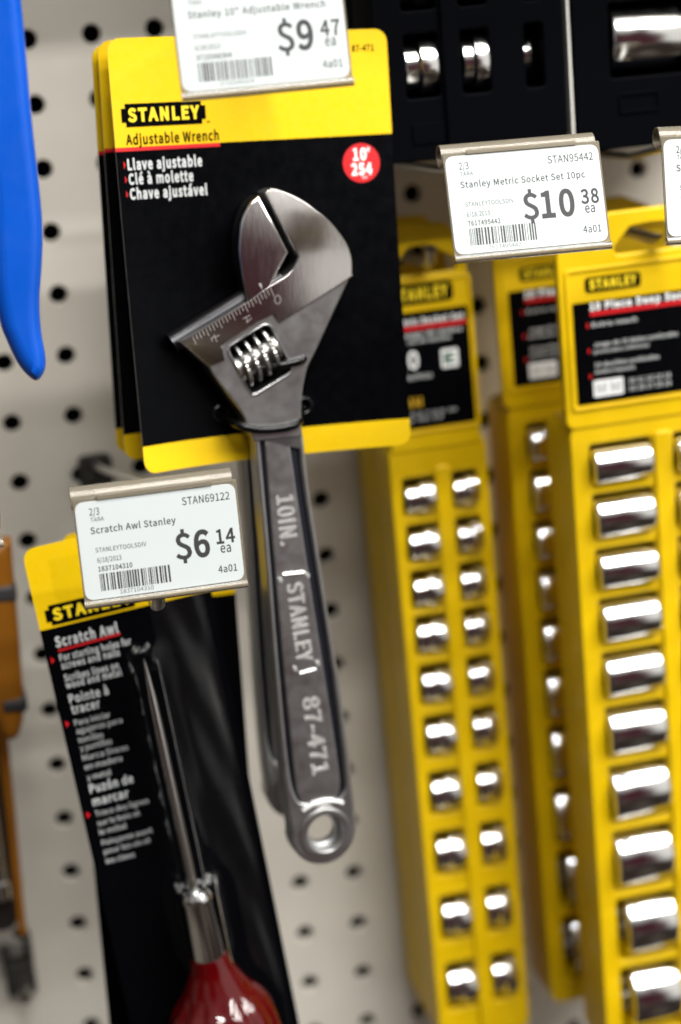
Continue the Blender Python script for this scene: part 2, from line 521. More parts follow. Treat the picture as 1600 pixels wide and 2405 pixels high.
price_tag(pose((-5.2, .31, -1.34), (-69.53, -208.31, 49.72)),
          'price tag reading $6.14 for a scratch awl, in front of the awl packs', 'Scratch Awl Stanley', 'STAN69122', '6', '14', '1837104310', 10.9, 1, 26.6)
price_tag(pose((-15.2, 1.1, -2.05), (58.3, -203.2, 142.4)),
          'price tag reading $10.38 for a metric socket set, above the yellow racks', 'Stanley Metric Socket Set 10pc', 'STAN95442', '10', '38', '7617495442', 17.0, 2, 40.9)
price_tag(pose((-8, 0, -1.5), (-24.0, -214, 200.8)),
          'price tag reading $9.47 for an adjustable wrench, cut by the top of the photo', 'Stanley 10" Adjustable Wrench', 'STAN87471', '9', '47', '3710346304', 10.9, 3, 41.0)
price_tag(pose((-10, 3.0, -2.0), (130.4, -203.2, 139.6)),
          'price tag cut off by the right edge of the photo, above the big yellow rack', 'Stanley Deep Socket Set 10pc', 'STAN95443', '12', '98', '7617495443', 17.0, 4, 40.0)
price_tag(pose((-5, 1.0, -1.5), (-142.8, -205, 73.2)),
          'sliver of a white price tag at the left edge of the photo', 'Stanley Utility Knife', 'STAN10099', '7', '29', '7617410099', 10.9, 5, 26.0)

# ------------------------------------------------------------------ peg hooks
def peg_hook(x, z, y_end, scan, label, path=None):
    """scan = (x, y, z) of the price tag's rolled lip"""
    t = thing('peg_hook', pose((0, 0, 0), (x, 0, z)), label, 'hook', 'peg hooks plugged into the board')
    p = MB(); p.plate([rrect(-7, 7, -9, 13 if y_end else 3, 3)], -5.0, -.2, 1.0)
    p.plate([rrect(-5, 5, -6, 6, 2)], -8, -5.2, .8)
    p.build('base_plate', hookpl_m, t)
    if y_end:
        w = MB(); w.tube([(0, -1, 0), (0, y_end+9, 0), (0, y_end+3, 2), (0, y_end, 7)], 2.2)
        w.build('product_arm', wire_m, t)
    if not scan: return t
    sx, sy, sz = scan
    w = MB()
    w.tube([(0, -1, 9), (0, -14, 10), (sx-x, sy+4, sz-z)] if not path else path, 1.5)
    w.tube([(sx-x-18, sy+4, sz-z), (sx-x+18, sy+4, sz-z)], 1.5)
    w.build('scan_arm', wire_m, t)
    return t
peg_hook(-6, 190.5, -196, (-23, -212, 217), 'peg hook carrying the adjustable wrench packs')
peg_hook(-70, 21, -190, (-69.5, -205, 66), 'peg hook carrying the scratch awl packs')
peg_hook(62, 106, -74, None, 'peg hook carrying the narrow yellow socket rack')
peg_hook(139, 112, -126, None, 'peg hook carrying the wide yellow socket racks')
peg_hook(58, 147, 0, (58.3, -199, 158), 'thin wire arm holding up the $10.38 price tag', [(0, -1, -4), (0, -112, -1.5), (.3, -195, 11)])
peg_hook(130, 145, 0, (130.4, -199, 156), 'thin wire arm holding the price tag at the right edge', [(0, -1, -4), (0, -112, -1.5), (.3, -195, 11)])
peg_hook(-140, 40, -190, (-142.8, -202, 89.6), 'peg hook at the left edge of the photo')
t = thing('peg_hook', pose((0, 0, 0), (-129, 0, -189)), 'bare dark peg hook low at the left edge of the photo', 'hook', 'peg hooks plugged into the board')
p = MB(); p.plate([rrect(-7, 6, -14, 2, 3)], -9, -.2, 1.5); p.plate([rrect(-7.5, -4, 1, 9, 1.2)], -9, -.2, 1); p.plate([rrect(2.5, 6, 1, 12, 1.2)], -9, -.2, 1)
p.build('base_plate', hookpl_m, t)
w = MB(); w.tube([(0, -8, -8), (0, -22, -8)], 2.6); w.build('product_arm', wire_m, t)

# ------------------------------------------------------------------ wrench cards
def logo_print(p, x0, z0, w, h, mk, my, y, fn=None, text='STANLEY', soft=False):
    ix, iz = w*.048, h*.2
    lp = [(x0+ix, z0), (x0+w-ix, z0), (x0+w-ix, z0+iz), (x0+w, z0+iz), (x0+w, z0+h-iz), (x0+w-ix, z0+h-iz),
          (x0+w-ix, z0+h), (x0+ix, z0+h), (x0+ix, z0+h-iz), (x0, z0+h-iz), (x0, z0+iz), (x0+ix, z0+iz)]
    if soft: lp = round_poly(lp, h*.1, 3)
    p.flat(lp, y, mk, fn)
    p.text(text, x0+w*.075, z0+h*.25, h*.52, w*.85, my, y-.06, .055, fn=fn)

def wrench_card(M, label, front, bendL, bendR):
    W_, H_, r = 50.0, 73.9, 4.5
    t = thing('backing_card', M, label, 'backing card', 'cards of the hanging adjustable wrenches')
    def bend(x, z):
        tt = max(0.0, (68-z)/140)
        u = x/50
        return -(bendL if u < 0 else bendR)*(abs(u)**2.2)*tt**1.4
    p = MB()
    zs = [-H_]+[-H_+r*(1-math.cos(math.radians(a))) for a in (15, 30, 45, 60, 75, 90)]
    zs += [-64.3]+[-60+i*6.0 for i in range(16)]+[36.3, 37.6]+[42, 48, 54, 59, 62, 66, 69.4]
    zs = sorted(set(zs+[H_-r*(1-math.cos(math.radians(a))) for a in (0, 15, 30, 45, 60, 75, 90)]))
    us = sorted(set([-1+i*.1 for i in range(21)]+[-.24, -.08, .08, .24, -.26]))
    th = .45
    nU = len(us)
    vs = []
    for z in zs:
        dz = min(z+H_, H_-z)
        hw = W_-(r-math.sqrt(max(0, r*r-(r-dz)**2)) if dz < r else 0)
        for u in us: vs.append((u*hw, bend(u*hw, z), z))
    nV = len(vs)
    vb = [(x, y+th, z) for x, y, z in vs]
    F = {0: [], 1: [], 2: [], 3: []}
    def hole(i, j):
        zc = (zs[i]+zs[i+1])/2; uc = (us[j]+us[j+1])/2
        return 61.9 < zc < 66.1 and abs(uc) < .25
    for i in range(len(zs)-1):
        zc = (zs[i]+zs[i+1])/2
        for j in range(nU-1):
            if hole(i, j): continue
            a = i*nU+j
            uc = (us[j]+us[j+1])/2
            mi = 0 if zc > 37.6 or zc < -64.3 else 1
            if 36.3 < zc < 37.6: mi = 2 if uc*50 < -13 else 1
            F[mi].append((a, a+1, a+nU+1, a+nU))
            F[3].append((nV+a+nU, nV+a+nU+1, nV+a+1, nV+a))
    for i in range(len(zs)-1):
        for j in (0, nU-1):
            a = i*nU+j
            F[3].append((a, a+nU, nV+a+nU, nV+a))
    for j in range(nU-1):
        for i in (0, len(zs)-1):
            a = i*nU+j
            F[3].append((a, a+1, nV+a+1, nV+a))
    base = len(p.v)
    p.v += [Vector(q) for q in vs+vb]
    for mi in F:
        for f in F[mi]: p.f.append(tuple(base+i for i in f)); p.m.append(mi)
    f = bend
    y = -.12
    if front:
        logo_print(p, -47.0, 44.3, 29.6, 7.8, 1, 5, y, f)
        p.text('®', -17.3, 44.0, 1.1, 1.3, 1, y, .0, fn=f)
        p.text('Adjustable Wrench', -46.1, 38.5, 3.3, 32.8, 1, y-.02, .03, fn=f)
        for s, z, w in (('Llave ajustable', 30.1, 26.4), ('Clé à molette', 25.2, 22.9), ('Chave ajustável', 20.2, 27.6)):
            p.text(s, -46.3, z, 3.4, w, 4, y, .045, fn=f)
            zc = z+1.6
            p.add([(-47.6, f(-47, zc)+y, zc+1.35), (-46.85, f(-47, zc)+y, zc), (-47.6, f(-47, zc)+y, zc-1.35)], [(0, 1, 2)], 2)
        p.flat(circle(38.0, 27.9, 6.85, 48), y, 2, f)
        p.text('10', 35.0, 29.0, 3.9, 5.0, 6, y-.1, .045, fn=f)
        p.text('"', 40.3, 29.2, 3.8, .9, 6, y-.15, .02, fn=f)
        p.text('254', 34.1, 23.9, 3.7, 7.7, 6, y-.1, .055, fn=f)
        p.text('mm', 38.0, 22.3, 1.2, 1.8, 6, y-.15, .0, fn=f)
        p.text('87-471', 36.8, 66.5, 2.1, 8.2, 1, y, .025, fn=f)
    p.build('printed_card', [yel_card, blk_card, red_ink, paper_edge, grey_ink, yel_ink, white_ink], t, smooth=30)
    if front:
        # black plastic ties that hold the wrench to the card
        q = MB()
        q.tube(smooth_loop([(-19.5, -1.5, -57)[:1]+(-57,), (-16, -59.6), (-10.6, -61.4), (-5, -62.0), (1.3, -61.7), (6.8, -60.2), (10.5, -57.5)], 5, False) and
               [(a, yy, zz) for (a, zz), yy in zip(smooth_loop([(-19.5, -57), (-16, -59.6), (-10.6, -61.4), (-5, -62.0), (1.3, -61.7), (6.8, -60.2), (10.5, -57.5)], 5, False),
               [-1.0]*2+[-4, -7, -10]+[-12.2, -13]+[-13.6]*16+[-13, -12, -10, -8, -5, -3, -1.5, -1])], 1.5)
        q.build('cable_tie', tie_pl, t)
        q = MB()
        pts = smooth_loop([(-4.5, -39.6), (-.3, -39.9), (4.5, -39.4), (9.3, -38.4), (14.2, -36.2)], 6, False)
        ys = [-9+(-4.2)*min(1, k/6) if k < 16 else -13.2+12*((k-16)/8)**1.3 for k in range(len(pts))]
        q.tube([(a, yy, zz) for (a, zz), yy in zip(pts, ys)], 1.5)
        q.build('cable_tie', tie_pl, t)
        for cx, cz in ((-19.6, -56.4), (11.4, -56.4)):
            q = MB()
            q.tube([(cx+2.7*math.cos(a/14*2*math.pi), -1.1, cz+2.7*math.sin(a/14*2*math.pi)) for a in range(15)], .75, caps=False, n=8)
            q.build('tie_eyelet', tie_pl, t)
    return t

CARD_M = pose((-3.75, 2.69, 4.83), (-12.18, -120., 125.67))
CARD_2 = pose((2.5, 2.54, 3.2), (-14.5, -105.4, 125.4))
CARD_3 = pose((6.5, 2.2, 3.0), (-15.8, -95.5, 124.8))
wrench_card(CARD_M, 'front yellow and black card behind the adjustable wrench head', True, 10, 5)
wrench_card(CARD_2, 'second yellow and black wrench card, its left edge just behind the front one', False, 2, 2)
wrench_card(CARD_3, 'rearmost yellow and black wrench card, nearest the pegboard', False, 1, 1)

# ------------------------------------------------------------------ adjustable wrench
JAW = [(-1.6, 20.0, 1), (1.3, 21.2, 1), (5.3, 19.8), (9.2, 17.9), (13.2, 15.4), (17.7, 11.8), (21.1, 8.8), (24.2, 5.0), (26.7, 1.1), (28.0, -2.4), (28.5, -5.8), (28.3, -10.3, 1)]
GAP = [(-35.4, -28.8, 1), (-22.6, -22.9), (-10.6, -17.1), (-5.1, -13.8), (-.9, -11.6), (3.4, -9.4), (6.5, -7.1), (8.1, -4.9), (9.1, -2.8, 1)]
WIN = [(-18.2, -32.0), (-3.0, -24.9), (4.6, -42.1), (-10.7, -49.6)]

def make_wrench(M, label, detail):
    t = thing('adjustable_wrench', M, label, 'wrench', 'adjustable wrenches on the hook')
    # --- body: head, neck and handle
    w = MB()
    body = JAW+[(26.7, -13.1), (19.6, -25.6), (13.7, -36.1), (10.7, -41.0), (8.9, -46.0), (7.6, -52.2), (7.0, -58), (6.9, -66, 1), (-10.9, -66, 1), (-12.6, -61.8),
            (-14.4, -56.4), (-16.3, -52.9), (-19.7, -48.0), (-23.9, -41.4), (-25.4, -38.3, 1)]+GAP
    lp = smooth_loop(body, 5)
    win = round_poly(WIN, 2.2, 4)
    if detail:
        w.plate([lp, win], -12.2, -1.4, .7, 0)
    else:
        w.plate([lp], -12.2, -1.4, .7, 0)
    # polished facet, proud of the satin neck
    pol = JAW+[(26.0, -12.2), (.8, -25.2, 1), (.2, -24.2), (-1.0, -22.9), (-2.8, -22.5), (-19.2, -30.4), (-20.1, -32.2), (-19.7, -36.4, 1), (-25.0, -38.0, 1)]+GAP
    w.plate([smooth_loop(pol, 5)], -13.0, -12.1, .35, 1)
    # raised lip round the knurl window
    if detail:
        outer = round_poly([(-19.4, -32.6), (-3.0, -23.9), (5.6, -42.6), (-10.4, -50.6)], 3.2, 5)
        w.plate([outer, win], -12.75, -12.1, .3, 0)
    # handle: rim, recessed channel, centre panel
    L = [(-10.9, -60), (-10.3, -81.6), (-9.6, -103.2), (-9.2, -125), (-8.8, -147), (-8.2, -177), (-7.2, -200)]
    Rr = [(18.4, -204), (17.6, -188.9), (15.6, -158.2), (13.1, -135.4), (10.7, -109.4), (8.5, -87.3), (7.2, -64.3)]
    arc = [(6.0+12.5*math.cos(math.radians(a)), -213.2+12.5*math.sin(math.radians(a))) for a in range(168, 376, 13)]
    out = [(L[0][0], L[0][1])]+smooth_loop(L+arc+Rr, 3, False)[1:]
    rec = smooth_loop([(-8.6, -66, 1), (-7.6, -103), (-6.9, -147), (-5.6, -185), (-3.4, -198.5), (1, -201.5), (9, -202.5), (14.4, -199.5), (15.3, -192), (13.2, -158), (8.7, -109), (6.0, -80), (5.6, -66, 1)], 4)
    hole = circle(6.6, -213.6, 7.0, 36)
    w.plate([out, rec, hole], -11.9, -7.5, .9, 0, segs=3)
    w.plate([out, rec, circle(6.6, -213.6, 5.3, 36)], -7.5, -3.0, .8, 0, segs=2)
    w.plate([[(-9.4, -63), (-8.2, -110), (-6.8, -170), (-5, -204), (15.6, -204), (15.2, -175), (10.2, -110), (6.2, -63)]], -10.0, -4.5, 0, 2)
    pan = smooth_loop([(-7.0, -62, 1), (-6.4, -100), (-5.2, -150), (-3.6, -190), (-1.8, -199.5), (4, -202), (11, -201), (13.4, -197), (12.9, -185), (9.6, -150), (4.9, -100), (1.7, -62, 1)], 4)
    w.plate([pan], -11.75, -10.1, .55, 0)
    # ring round the hanging hole
    w.plate([circle(6.6, -213.6, 9.6, 40), circle(6.6, -213.6, 7.0, 40)], -12.6, -11.85, .35, 0)
    # raised forged lettering on the panel, reading downwards
    rot = math.radians(-88.0)
    yy = -11.85
    w.text('10IN.', -4.0, -86.4, 6.0, 18, 3, yy, .03, rot, .5)
    rot2 = math.radians(-85.5)
    w.text('STANLEY', -2.2, -118.5, 5.6, 29.5, 3, yy, .035, rot2, .5)
    for (a, b_, c, d) in (((-3.4, -114.6), (4.4, -114.8), 0, 0), ((.6, -151.8), (6.6, -151.0), 0, 0)):
        w.tube([(a[0], yy-.1, a[1]), (b_[0], yy-.1, b_[1])], .55, 3, 8)
    for a in ((-4.6, -116.6), (5.7, -116.2), (-1.2, -149.9), (7.4, -149.0)):
        w.tube([(a[0], yy-.1, a[1]+.7), (a[0]+.05, yy-.1, a[1]-.7)], .7, 3, 8)
    w.text('87-471', 1.0, -161.6, 6.0, 29.5, 3, yy, .03, rot2, .5)
    arcp = [(6.6+13.0*math.cos(math.radians(a)), -12.0, -213.8+12.6*math.sin(math.radians(a))) for a in range(56, 131, 6)]
    w.tube(arcp, .9, 3, 8)
    w.build('body', [satin, brushed_m, satin_dk, letter_m], t)
    # --- movable jaw with its round slide
    j = MB()
    mj = [(-6.9, 17.0, 1), (-3.8, 19.2, 1), (5.8, -1.1, 1), (-.6, -10.4, 1), (-3, -16, 1), (-10.2, -19, 1), (-10.6, -15.4), (-11.3, -10.8), (-11.9, -6.3), (-12.2, -.7), (-11.9, 4.3), (-10.8, 9.7), (-8.9, 14.0)]
    j.plate([smooth_loop(mj, 5)], -12.9, -1.6, .9, 0)
    j.plate([smooth_loop([(-5.9, -11, 1), (-4.9, -11, 1), (-4.7, -13.2, 1)], 3)], -12.95, -12.85, 0, 1)
    # flat ground on the gripping edge
    d = Vector((26.4-0, 0, 12.6)).normalized()
    j.tube([(-36.4, -6.0, -29.9), (-8, -6.0, -16.0), (4, -6.0, -10.7)], 3.8, 2, 20)
    j.box(-9, 4, -9, -4, -14, -9, 0)
    j.build('movable_jaw', [brushed_m, mark_m, rod_m], t)
    if not detail: return t
    # --- knurled adjusting screw: core with helical ridges
    k = MB()
    ax = Vector((.905, 0, .425)).normalized(); up = Vector((0, 1, 0)); sd = ax.cross(up)
    Mx = Matrix(((ax.x, up.x, sd.x, -7.4), (0, 1, 0, -8.6), (ax.z, up.z, sd.z, -37.0), (0, 0, 0, 1)))
    k.lathe([(-8.6, 0), (-8.6, 4.6), (-8.2, 5.2), (-7.2, 5.2), (-7.2, 4.6), (7.2, 4.6), (7.2, 5.2), (8.2, 5.2), (8.6, 4.6), (8.6, 0)], 'x', Mx, 40)
    nseg = 260; turns = 4.0; pitch = 3.7
    vs, fs = [], []
    for i in range(nseg+1):
        a = 2*math.pi*turns*i/nseg
        x0 = -turns*pitch/2+pitch*turns*i/nseg
        rr = 7.5+(.3 if i % 2 else 0)
        for dx, r_ in ((-.8, 4.4), (-.6, rr-.25), (-.4, rr), (.4, rr), (.6, rr-.25), (.8, 4.4)):
            vs.append((x0+dx, r_*math.cos(a), -r_*math.sin(a)))
    for i in range(nseg):
        for q in range(5):
            a = i*6+q
            fs.append((a, a+1, a+7, a+6))
    k.add(vs, fs, 0, Mx)
    k.build('knurled_screw', chrome_dull, t, smooth=28)
    # --- engraved opening scale
    s = MB()
    A = Vector((-1.8, 0, -12.3)); B = Vector((-30.6, 0, -26.6)); dn = Vector((.36, 0, -.93))
    def stroke(p, q, wd=.085):
        e_ = (q-p).normalized(); nn = Vector((-e_.z, 0, e_.x))*wd
        y = Vector((0, -13.03, 0))
        s.add([p+nn+y, p-nn+y, q-nn+y, q+nn+y], [(0, 1, 2, 3)])
    for i in range(25):
        f = i/24
        p0 = A.lerp(B, f)+Vector((0, 0, .9*math.sin(f*math.pi)*-.0-.5))
        stroke(p0, p0+dn*(3.1 if i % 4 == 0 else 2.0 if i % 2 else 2.4))
    # numerals
    c = [Vector((.6+1.1*math.cos(a*math.pi/8), 0, -17.0+1.5*math.sin(a*math.pi/8))) for a in range(17)]
    for a in range(16): stroke(c[a], c[a+1])
    for p0, q0 in (((-11.2, -22.0), (-10.6, -24.0)), ((-12.3, -22.6), (-9.6, -21.6)), ((-11.2, -24.0), (-9.2, -22.6)), ((-23, -27.2), (-22.0, -29.8)), ((-24, -28.4), (-21.0, -27.6)), ((-24, -28.4), (-23.6, -29.6))):
        stroke(Vector((p0[0], 0, p0[1])), Vector((q0[0], 0, q0[1])), .09)
    s.build('engraved_scale', mark_m, t, smooth=0)
    return t

make_wrench(CARD_M, 'front adjustable wrench with polished jaws strapped over its card', True)
make_wrench(CARD_2 @ Matrix.Translation((2.4*K, 4*K, 2*K)), 'second adjustable wrench, its handle half hidden behind the front one', False)

# ------------------------------------------------------------------ awl packs
def awl_card(M, label, front):
    t = thing('blister_card', M, label, 'blister pack', 'blister cards of the hanging scratch awls')
    p = MB()
    slot = rrect(-12, 12, 79, 87, 3.9, 6)
    Zb = 66.4
    outy = round_poly([(-31, Zb), (31, Zb), (31, 96.5), (-31, 96.5)], [0, 0, 5, 5])
    outk = round_poly([(-31, -150), (31, -150), (31, Zb), (-31, Zb)], [5, 5, 0, 0])
    p.plate([outy, slot], 0, .5, 0, 0)
    p.plate([outk], 0, .5, 0, 1)
    y = -.05
    if front:
        logo_print(p, -28.0, 67.2, 33, 7.6, 1, 4, y)
        p.text('Scratch Awl', -26.8, 59.2, 3.6, 22.6, 5, y, .05)
        p.flat([(-26.4, 57.3), (-3.8, 58.1), (-3.8, 59.0), (-26.4, 58.2)], y, 2)
        rows = [('For starting holes for', 53.8, 25.8, 2.5), ('screws and nails', 50.7, 21, 2.5), ('Scribes lines on', 46.0, 19.7, 2.5), ('wood and metal', 43.2, 20.2, 2.5),
                ('Pointe à', 37.5, 14.2, 3.2), ('tracer', 33.4, 10.3, 3.2),
                ('Para iniciar', 28.8, 13, 2.2), ('agujeros para', 25.6, 16.7, 2.2), ('tornillos', 22.0, 9, 2.2), ('y puntillas', 18.8, 11.5, 2.2), ('Marca líneas', 15, 16.7, 2.2), ('en madera', 11.4, 13.7, 2.2), ('y metal', 7.2, 8.8, 2.2),
                ('Puzón de', 2.2, 16, 3.2), ('marcar', -2.9, 13.3, 3.2),
                ('Trace des lignes', -7.2, 19.8, 2.1), ('sur le bois et', -11, 15.7, 2.1), ('le métal', -14.6, 10, 2.1), ('Poinçonne avant', -18.9, 18.8, 2.1), ('pour les vis et', -22.5, 17.3, 2.1), ('les clous', -26.4, 10.6, 2.1)]
        for s, z, w, cap in rows:
            p.text(s, -26.5, z, cap, w, 5 if cap > 2.3 else 4 if False else 5, y, .03 if cap > 2.3 else .0)
        for z in (54.8, 30.2, -5.8):
            p.flat([(-29.6, z+1.4), (-28.2, z), (-29.6, z-1.4)], y, 2)
    p.build('printed_card', [yel_card, blk_card, red_ink, paper_edge, yel_ink, grey_ink], t, smooth=30)
    # clear blister: flat flange, long trough over the shaft, bulb over the handle
    if front:
        q = MB()
        xs = [-23+i*1.0 for i in range(52)]
        zsx = [91-i*1.5 for i in range(158)]
        def sm(v): v = max(0, min(1, v)); return v*v*(3-2*v)
        def hgt(x, z):
            e_ = min(x+23, 28-x, 91-z, z+144)
            base = 1.0*sm(e_/6.0)+(3.2*sm((x-6)/8)*(1-sm((x-13)/15))*sm((66-z)/30)*sm((z+60)/90)+.35*math.sin(x*.5+z*.13)*sm((x-8)/5))*sm(e_/3)
            cx = 2.0
            d = abs(x-cx)
            if z > 52.5: hw, hh = 0, 0
            elif z > -38: hw, hh = 6.5, 15.5*sm((52.5-z)/4)
            elif z > -66: hw, hh = 6.5+5*sm((-36-z)/3), 15.5+4*sm((-36-z)/3)
            else: hw, hh = 11.5+14*sm((-66-z)/34), 19.5
            if hw <= 0: return base
            tr = hh*sm(2.2*(1-d/hw)) if d < hw else 0
            return max(base, tr)
        vs = [(x, -.3-hgt(x, z), z) for z in zsx for x in xs]
        n_ = len(xs)
        fs = [(i*n_+j, i*n_+j+1, (i+1)*n_+j+1, (i+1)*n_+j) for i in range(len(zsx)-1) for j in range(n_-1)
              if not (zsx[i] < -68 and abs(xs[j]+.5-2) < 13+12*sm((-66-zsx[i])/34))]
        q.add(vs, [f for f in fs if vs[f[0]][0] < 8+10*sm((-18-vs[f[0]][2])/30)])
        q.add(vs, [f for f in fs if vs[f[0]][0] >= 8+10*sm((-18-vs[f[0]][2])/30)], 2)
        # crimped collars of the blister at the tip and the ferrule
        for (cz, rr, yy, nn) in ((53.0, 2.6, -7, 9), (-38.5, 6.0, -12, 11)):
            for k in range(nn):
                a = math.pi*(-.1+1.2*k/(nn-1))
                px = 2.0-rr*math.cos(a)
                pz = cz+(.8 if rr < 3 else 1.2)*math.sin(k*2.3)
                q.tube([(px-.5, yy+1.2*abs(math.cos(a))*3-.3, pz-.6), (px+.1, yy+1.2*abs(math.cos(a))*3-1.0, pz), (px+.5, yy+1.2*abs(math.cos(a))*3-.3, pz+.7)], [.5, 1.1, .5] if rr > 3 else [.2, .45, .2], 1, 8)
        q.build('clear_blister', [blister_m, crimp_m, film_m], t, smooth=60)
    return t
AWL_M = pose((0, -5.2, 0), (-70, -135, -60))
AWL_2 = pose((0, 1.5, 0), (-65.5, -110, -67))
awl_card(AWL_M, 'tilted front awl pack with yellow top and white text on black', True)
awl_card(AWL_2, 'plain rear awl pack hanging straight behind the tilted one', False)

def make_awl(M, label):
    t = thing('scratch_awl', M, label, 'awl', 'scratch awls in blister packs')
    cx, cy = 2.0, -8.0
    def T(x): return Matrix.Translation((x, cy, 0))
    s = MB(); s.lathe([(51.5, .05), (46, .7), (36, 1.35), (20, 1.65), (-44, 1.75)], 'z', T(1.7), 24)
    s.build('shaft', chrome, t, smooth=60)
    f = MB(); f.lathe([(-39.5, 1.8), (-39.8, 4.6), (-41.5, 5.5), (-42.3, 5.9), (-43.6, 5.9), (-44, 5.6), (-66, 6.3), (-66.8, 6.0)], 'z', T(cx), 40)
    f.build('ferrule', chrome, t, smooth=50)
    h = MB()
    prof = [(-66, 5.8), (-66.6, 6.6), (-72, 8.3), (-76, 10.1), (-80, 12.2), (-84, 15.0), (-88, 18.0), (-94, 20.3), (-104, 21.4), (-118, 21.2), (-130, 18.5), (-138, 13), (-141, 5), (-141.5, 0)]
    pts = smooth_loop([(a, b_) for a, b_ in prof], 4, False)
    N = 96
    vs, fs = [], []
    for a, r in pts:
        for k in range(N):
            an = 2*math.pi*k/N
            fl = 1-.06*sm_((-77-a)/9)*(math.cos(an*12)*.5+.5)**2
            vs.append((r*fl*math.cos(an), r*fl*.93*math.sin(an), a))
    for i in range(len(pts)-1):
        for k in range(N): fs.append((i*N+k, i*N+(k+1) % N, (i+1)*N+(k+1) % N, (i+1)*N+k))
    h.add(vs, fs, 0, T(cx) @ Matrix.Translation((0, -6, 0)) if False else T(cx))
    h.build('handle', red_han, t, smooth=70)
    return t
def sm_(v): v = max(0, min(1, v)); return v*v*(3-2*v)
make_awl(AWL_M @ Matrix.Translation((0, -4*K, 0)), 'red-handled scratch awl under the clear blister of the front pack')

# ------------------------------------------------------------------ sockets and racks
def socket_mesh(r, L, step):
    """socket lying along x, drive end at -x"""
    s = MB()
    ro, ri = r, r*.72
    if step:
        prof = [(-L/2+3.5, 0), (-L/2+3.5, ri*.62), (-L/2, ri*.62), (-L/2, r*.84-.5), (-L/2+.5, r*.84), (-L*.12, r*.84), (-L*.02, ro), (L/2-1.1, ro), (L/2-.3, ro-.5), (L/2, ro-1.1), (L/2, ri), (L/2-5, ri), (L/2-5, 0)]
    else:
        prof = [(-L/2+3.5, 0), (-L/2+3.5, ri*.7), (-L/2, ri*.7), (-L/2, ro-1.1), (-L/2+.35, ro-.4), (-L/2+1.2, ro), (L/2-1.2, ro), (L/2-.35, ro-.4), (L/2, ro-1.1), (L/2, ri), (L/2-5, ri), (L/2-5, 0)]
    s.lathe(prof, 'x', None, 40)
    return s
ORD = ['top', 'second', 'third', 'fourth', 'fifth', 'sixth', 'seventh', 'eighth', 'ninth', 'tenth']
def socket(M, x, y, z, r, L, label, group, step=True, yaw=0):
    o = socket_mesh(r, L, step).build('socket', chrome, None, smooth=40)
    o.matrix_world = M @ Matrix.Translation((x*K, y*K, z*K)) @ Matrix.Rotation(math.radians(yaw+random.uniform(-1.6, 1.6)), 4, 'Z') @ Matrix.Rotation(random.uniform(-.025, .025), 4, 'Y')
    return tag(o, label, 'socket', group)

def rack(M, label, group, x0, x1, zt, zb, depth, wins, header, slot, plastic, strip=None, lab=None, hth=3.0, cell=15):
    """tray: front plate with windows, side walls, inner back; header with hanging slot"""
    t = thing('socket_rack', M, label, 'socket rack', group)
    p = MB()
    holes = [rrect(a, b_, c, d, 1.6, 4) for a, b_, c, d in wins]
    p.plate([rrect(x0, x1, zb, zt, 6, 6)]+holes, 0, 2.4, .7)
    p.plate([rrect(x0+.15, x1-.15, zb+.15, zt-.15, 6, 6), rrect(x0+2, x1-2, zb+2, zt-2, 5, 6)], 2.4, depth, .3)
    p.box(x0+1.5, x1-1.5, cell, cell+1.5, zb+1.5, zt-1.5)
    # pocket walls between the windows
    for a, b_, c, d in wins:
        p.box(a, b_, 2.35, cell, c-1.6, c-.2)
        p.box(a-1.3, a-.15, 2.35, cell, c-1.6, d)
        p.box(b_+.15, b_+1.3, 2.35, cell, c-1.6, d)
    if strip:
        p.plate([rrect(strip[0], strip[1], zb+4, strip[2], 2.5)], -1.6, .1, .9)
    p.build('tray', plastic, t)
    h = MB()
    h.plate([header]+([slot] if slot else []), -.6, hth, .7)
    if lab:
        lx0, lx1, lz0, lz1 = lab
        # raised border that frames the printed label
        h.plate([rrect(lx0-2.5, lx1+2.5, lz0-2.5, lz1+13.0, 2), rrect(lx0-1.2, lx1+1.2, lz0-1.2, lz1+11.6, 1.4)], -1.2, -.5, .3)
    h.build('header', plastic, t)
    return t

def rack_label(t, x0, x1, z0, z1, title, lines, badge, big=None, logo=None, logo_w=22):
    p = MB()
    y = -.75
    p.flat(rrect(x0, x1, z0, z1, .8), y, 0)
    W_ = x1-x0
    lx, lz, lw, lh = logo
    p.flat(round_poly([(lx, lz), (lx+lw, lz), (lx+lw, lz+lh), (lx, lz+lh)], lh*.3, 4), y, 0)
    p.text('STANLEY', lx+lw*.08, lz+lh*.24, lh*.55, lw*.84, 1, y-.05, .06)
    p.text(title[0], title[1], title[2], title[3], title[4], 2, y-.05, .05)
    p.flat([(title[1], title[2]-2.2), (x1-.5, title[2]-2.2), (x1-.5, title[2]-.7), (title[1], title[2]-.7)], y-.04, 3)
    for s, x, z, cap, w, mi in lines: p.text(s, x, z, cap, w, mi, y-.05, .02)
    for x, z in badge.get('bul', []): p.flat([(x, z+1.2), (x+1.1, z), (x, z-1.2)], y-.04, 3)
    if 'box' in badge:
        a, b_, c, d, s, mi, mt = badge['box']
        p.flat(rrect(a, b_, c, d, .6), y-.04, mi)
        if s: p.text(s, a+1, c+(d-c)*.22, (d-c)*.56, (b_-a)-2, mt, y-.08, .06)
    p.build('printed_label', [blk_card, yel_ink, white_ink, red_ink, gold_ink, grey_ink, mat('green_print', (.01, .08, .04), .5)], t, smooth=0)

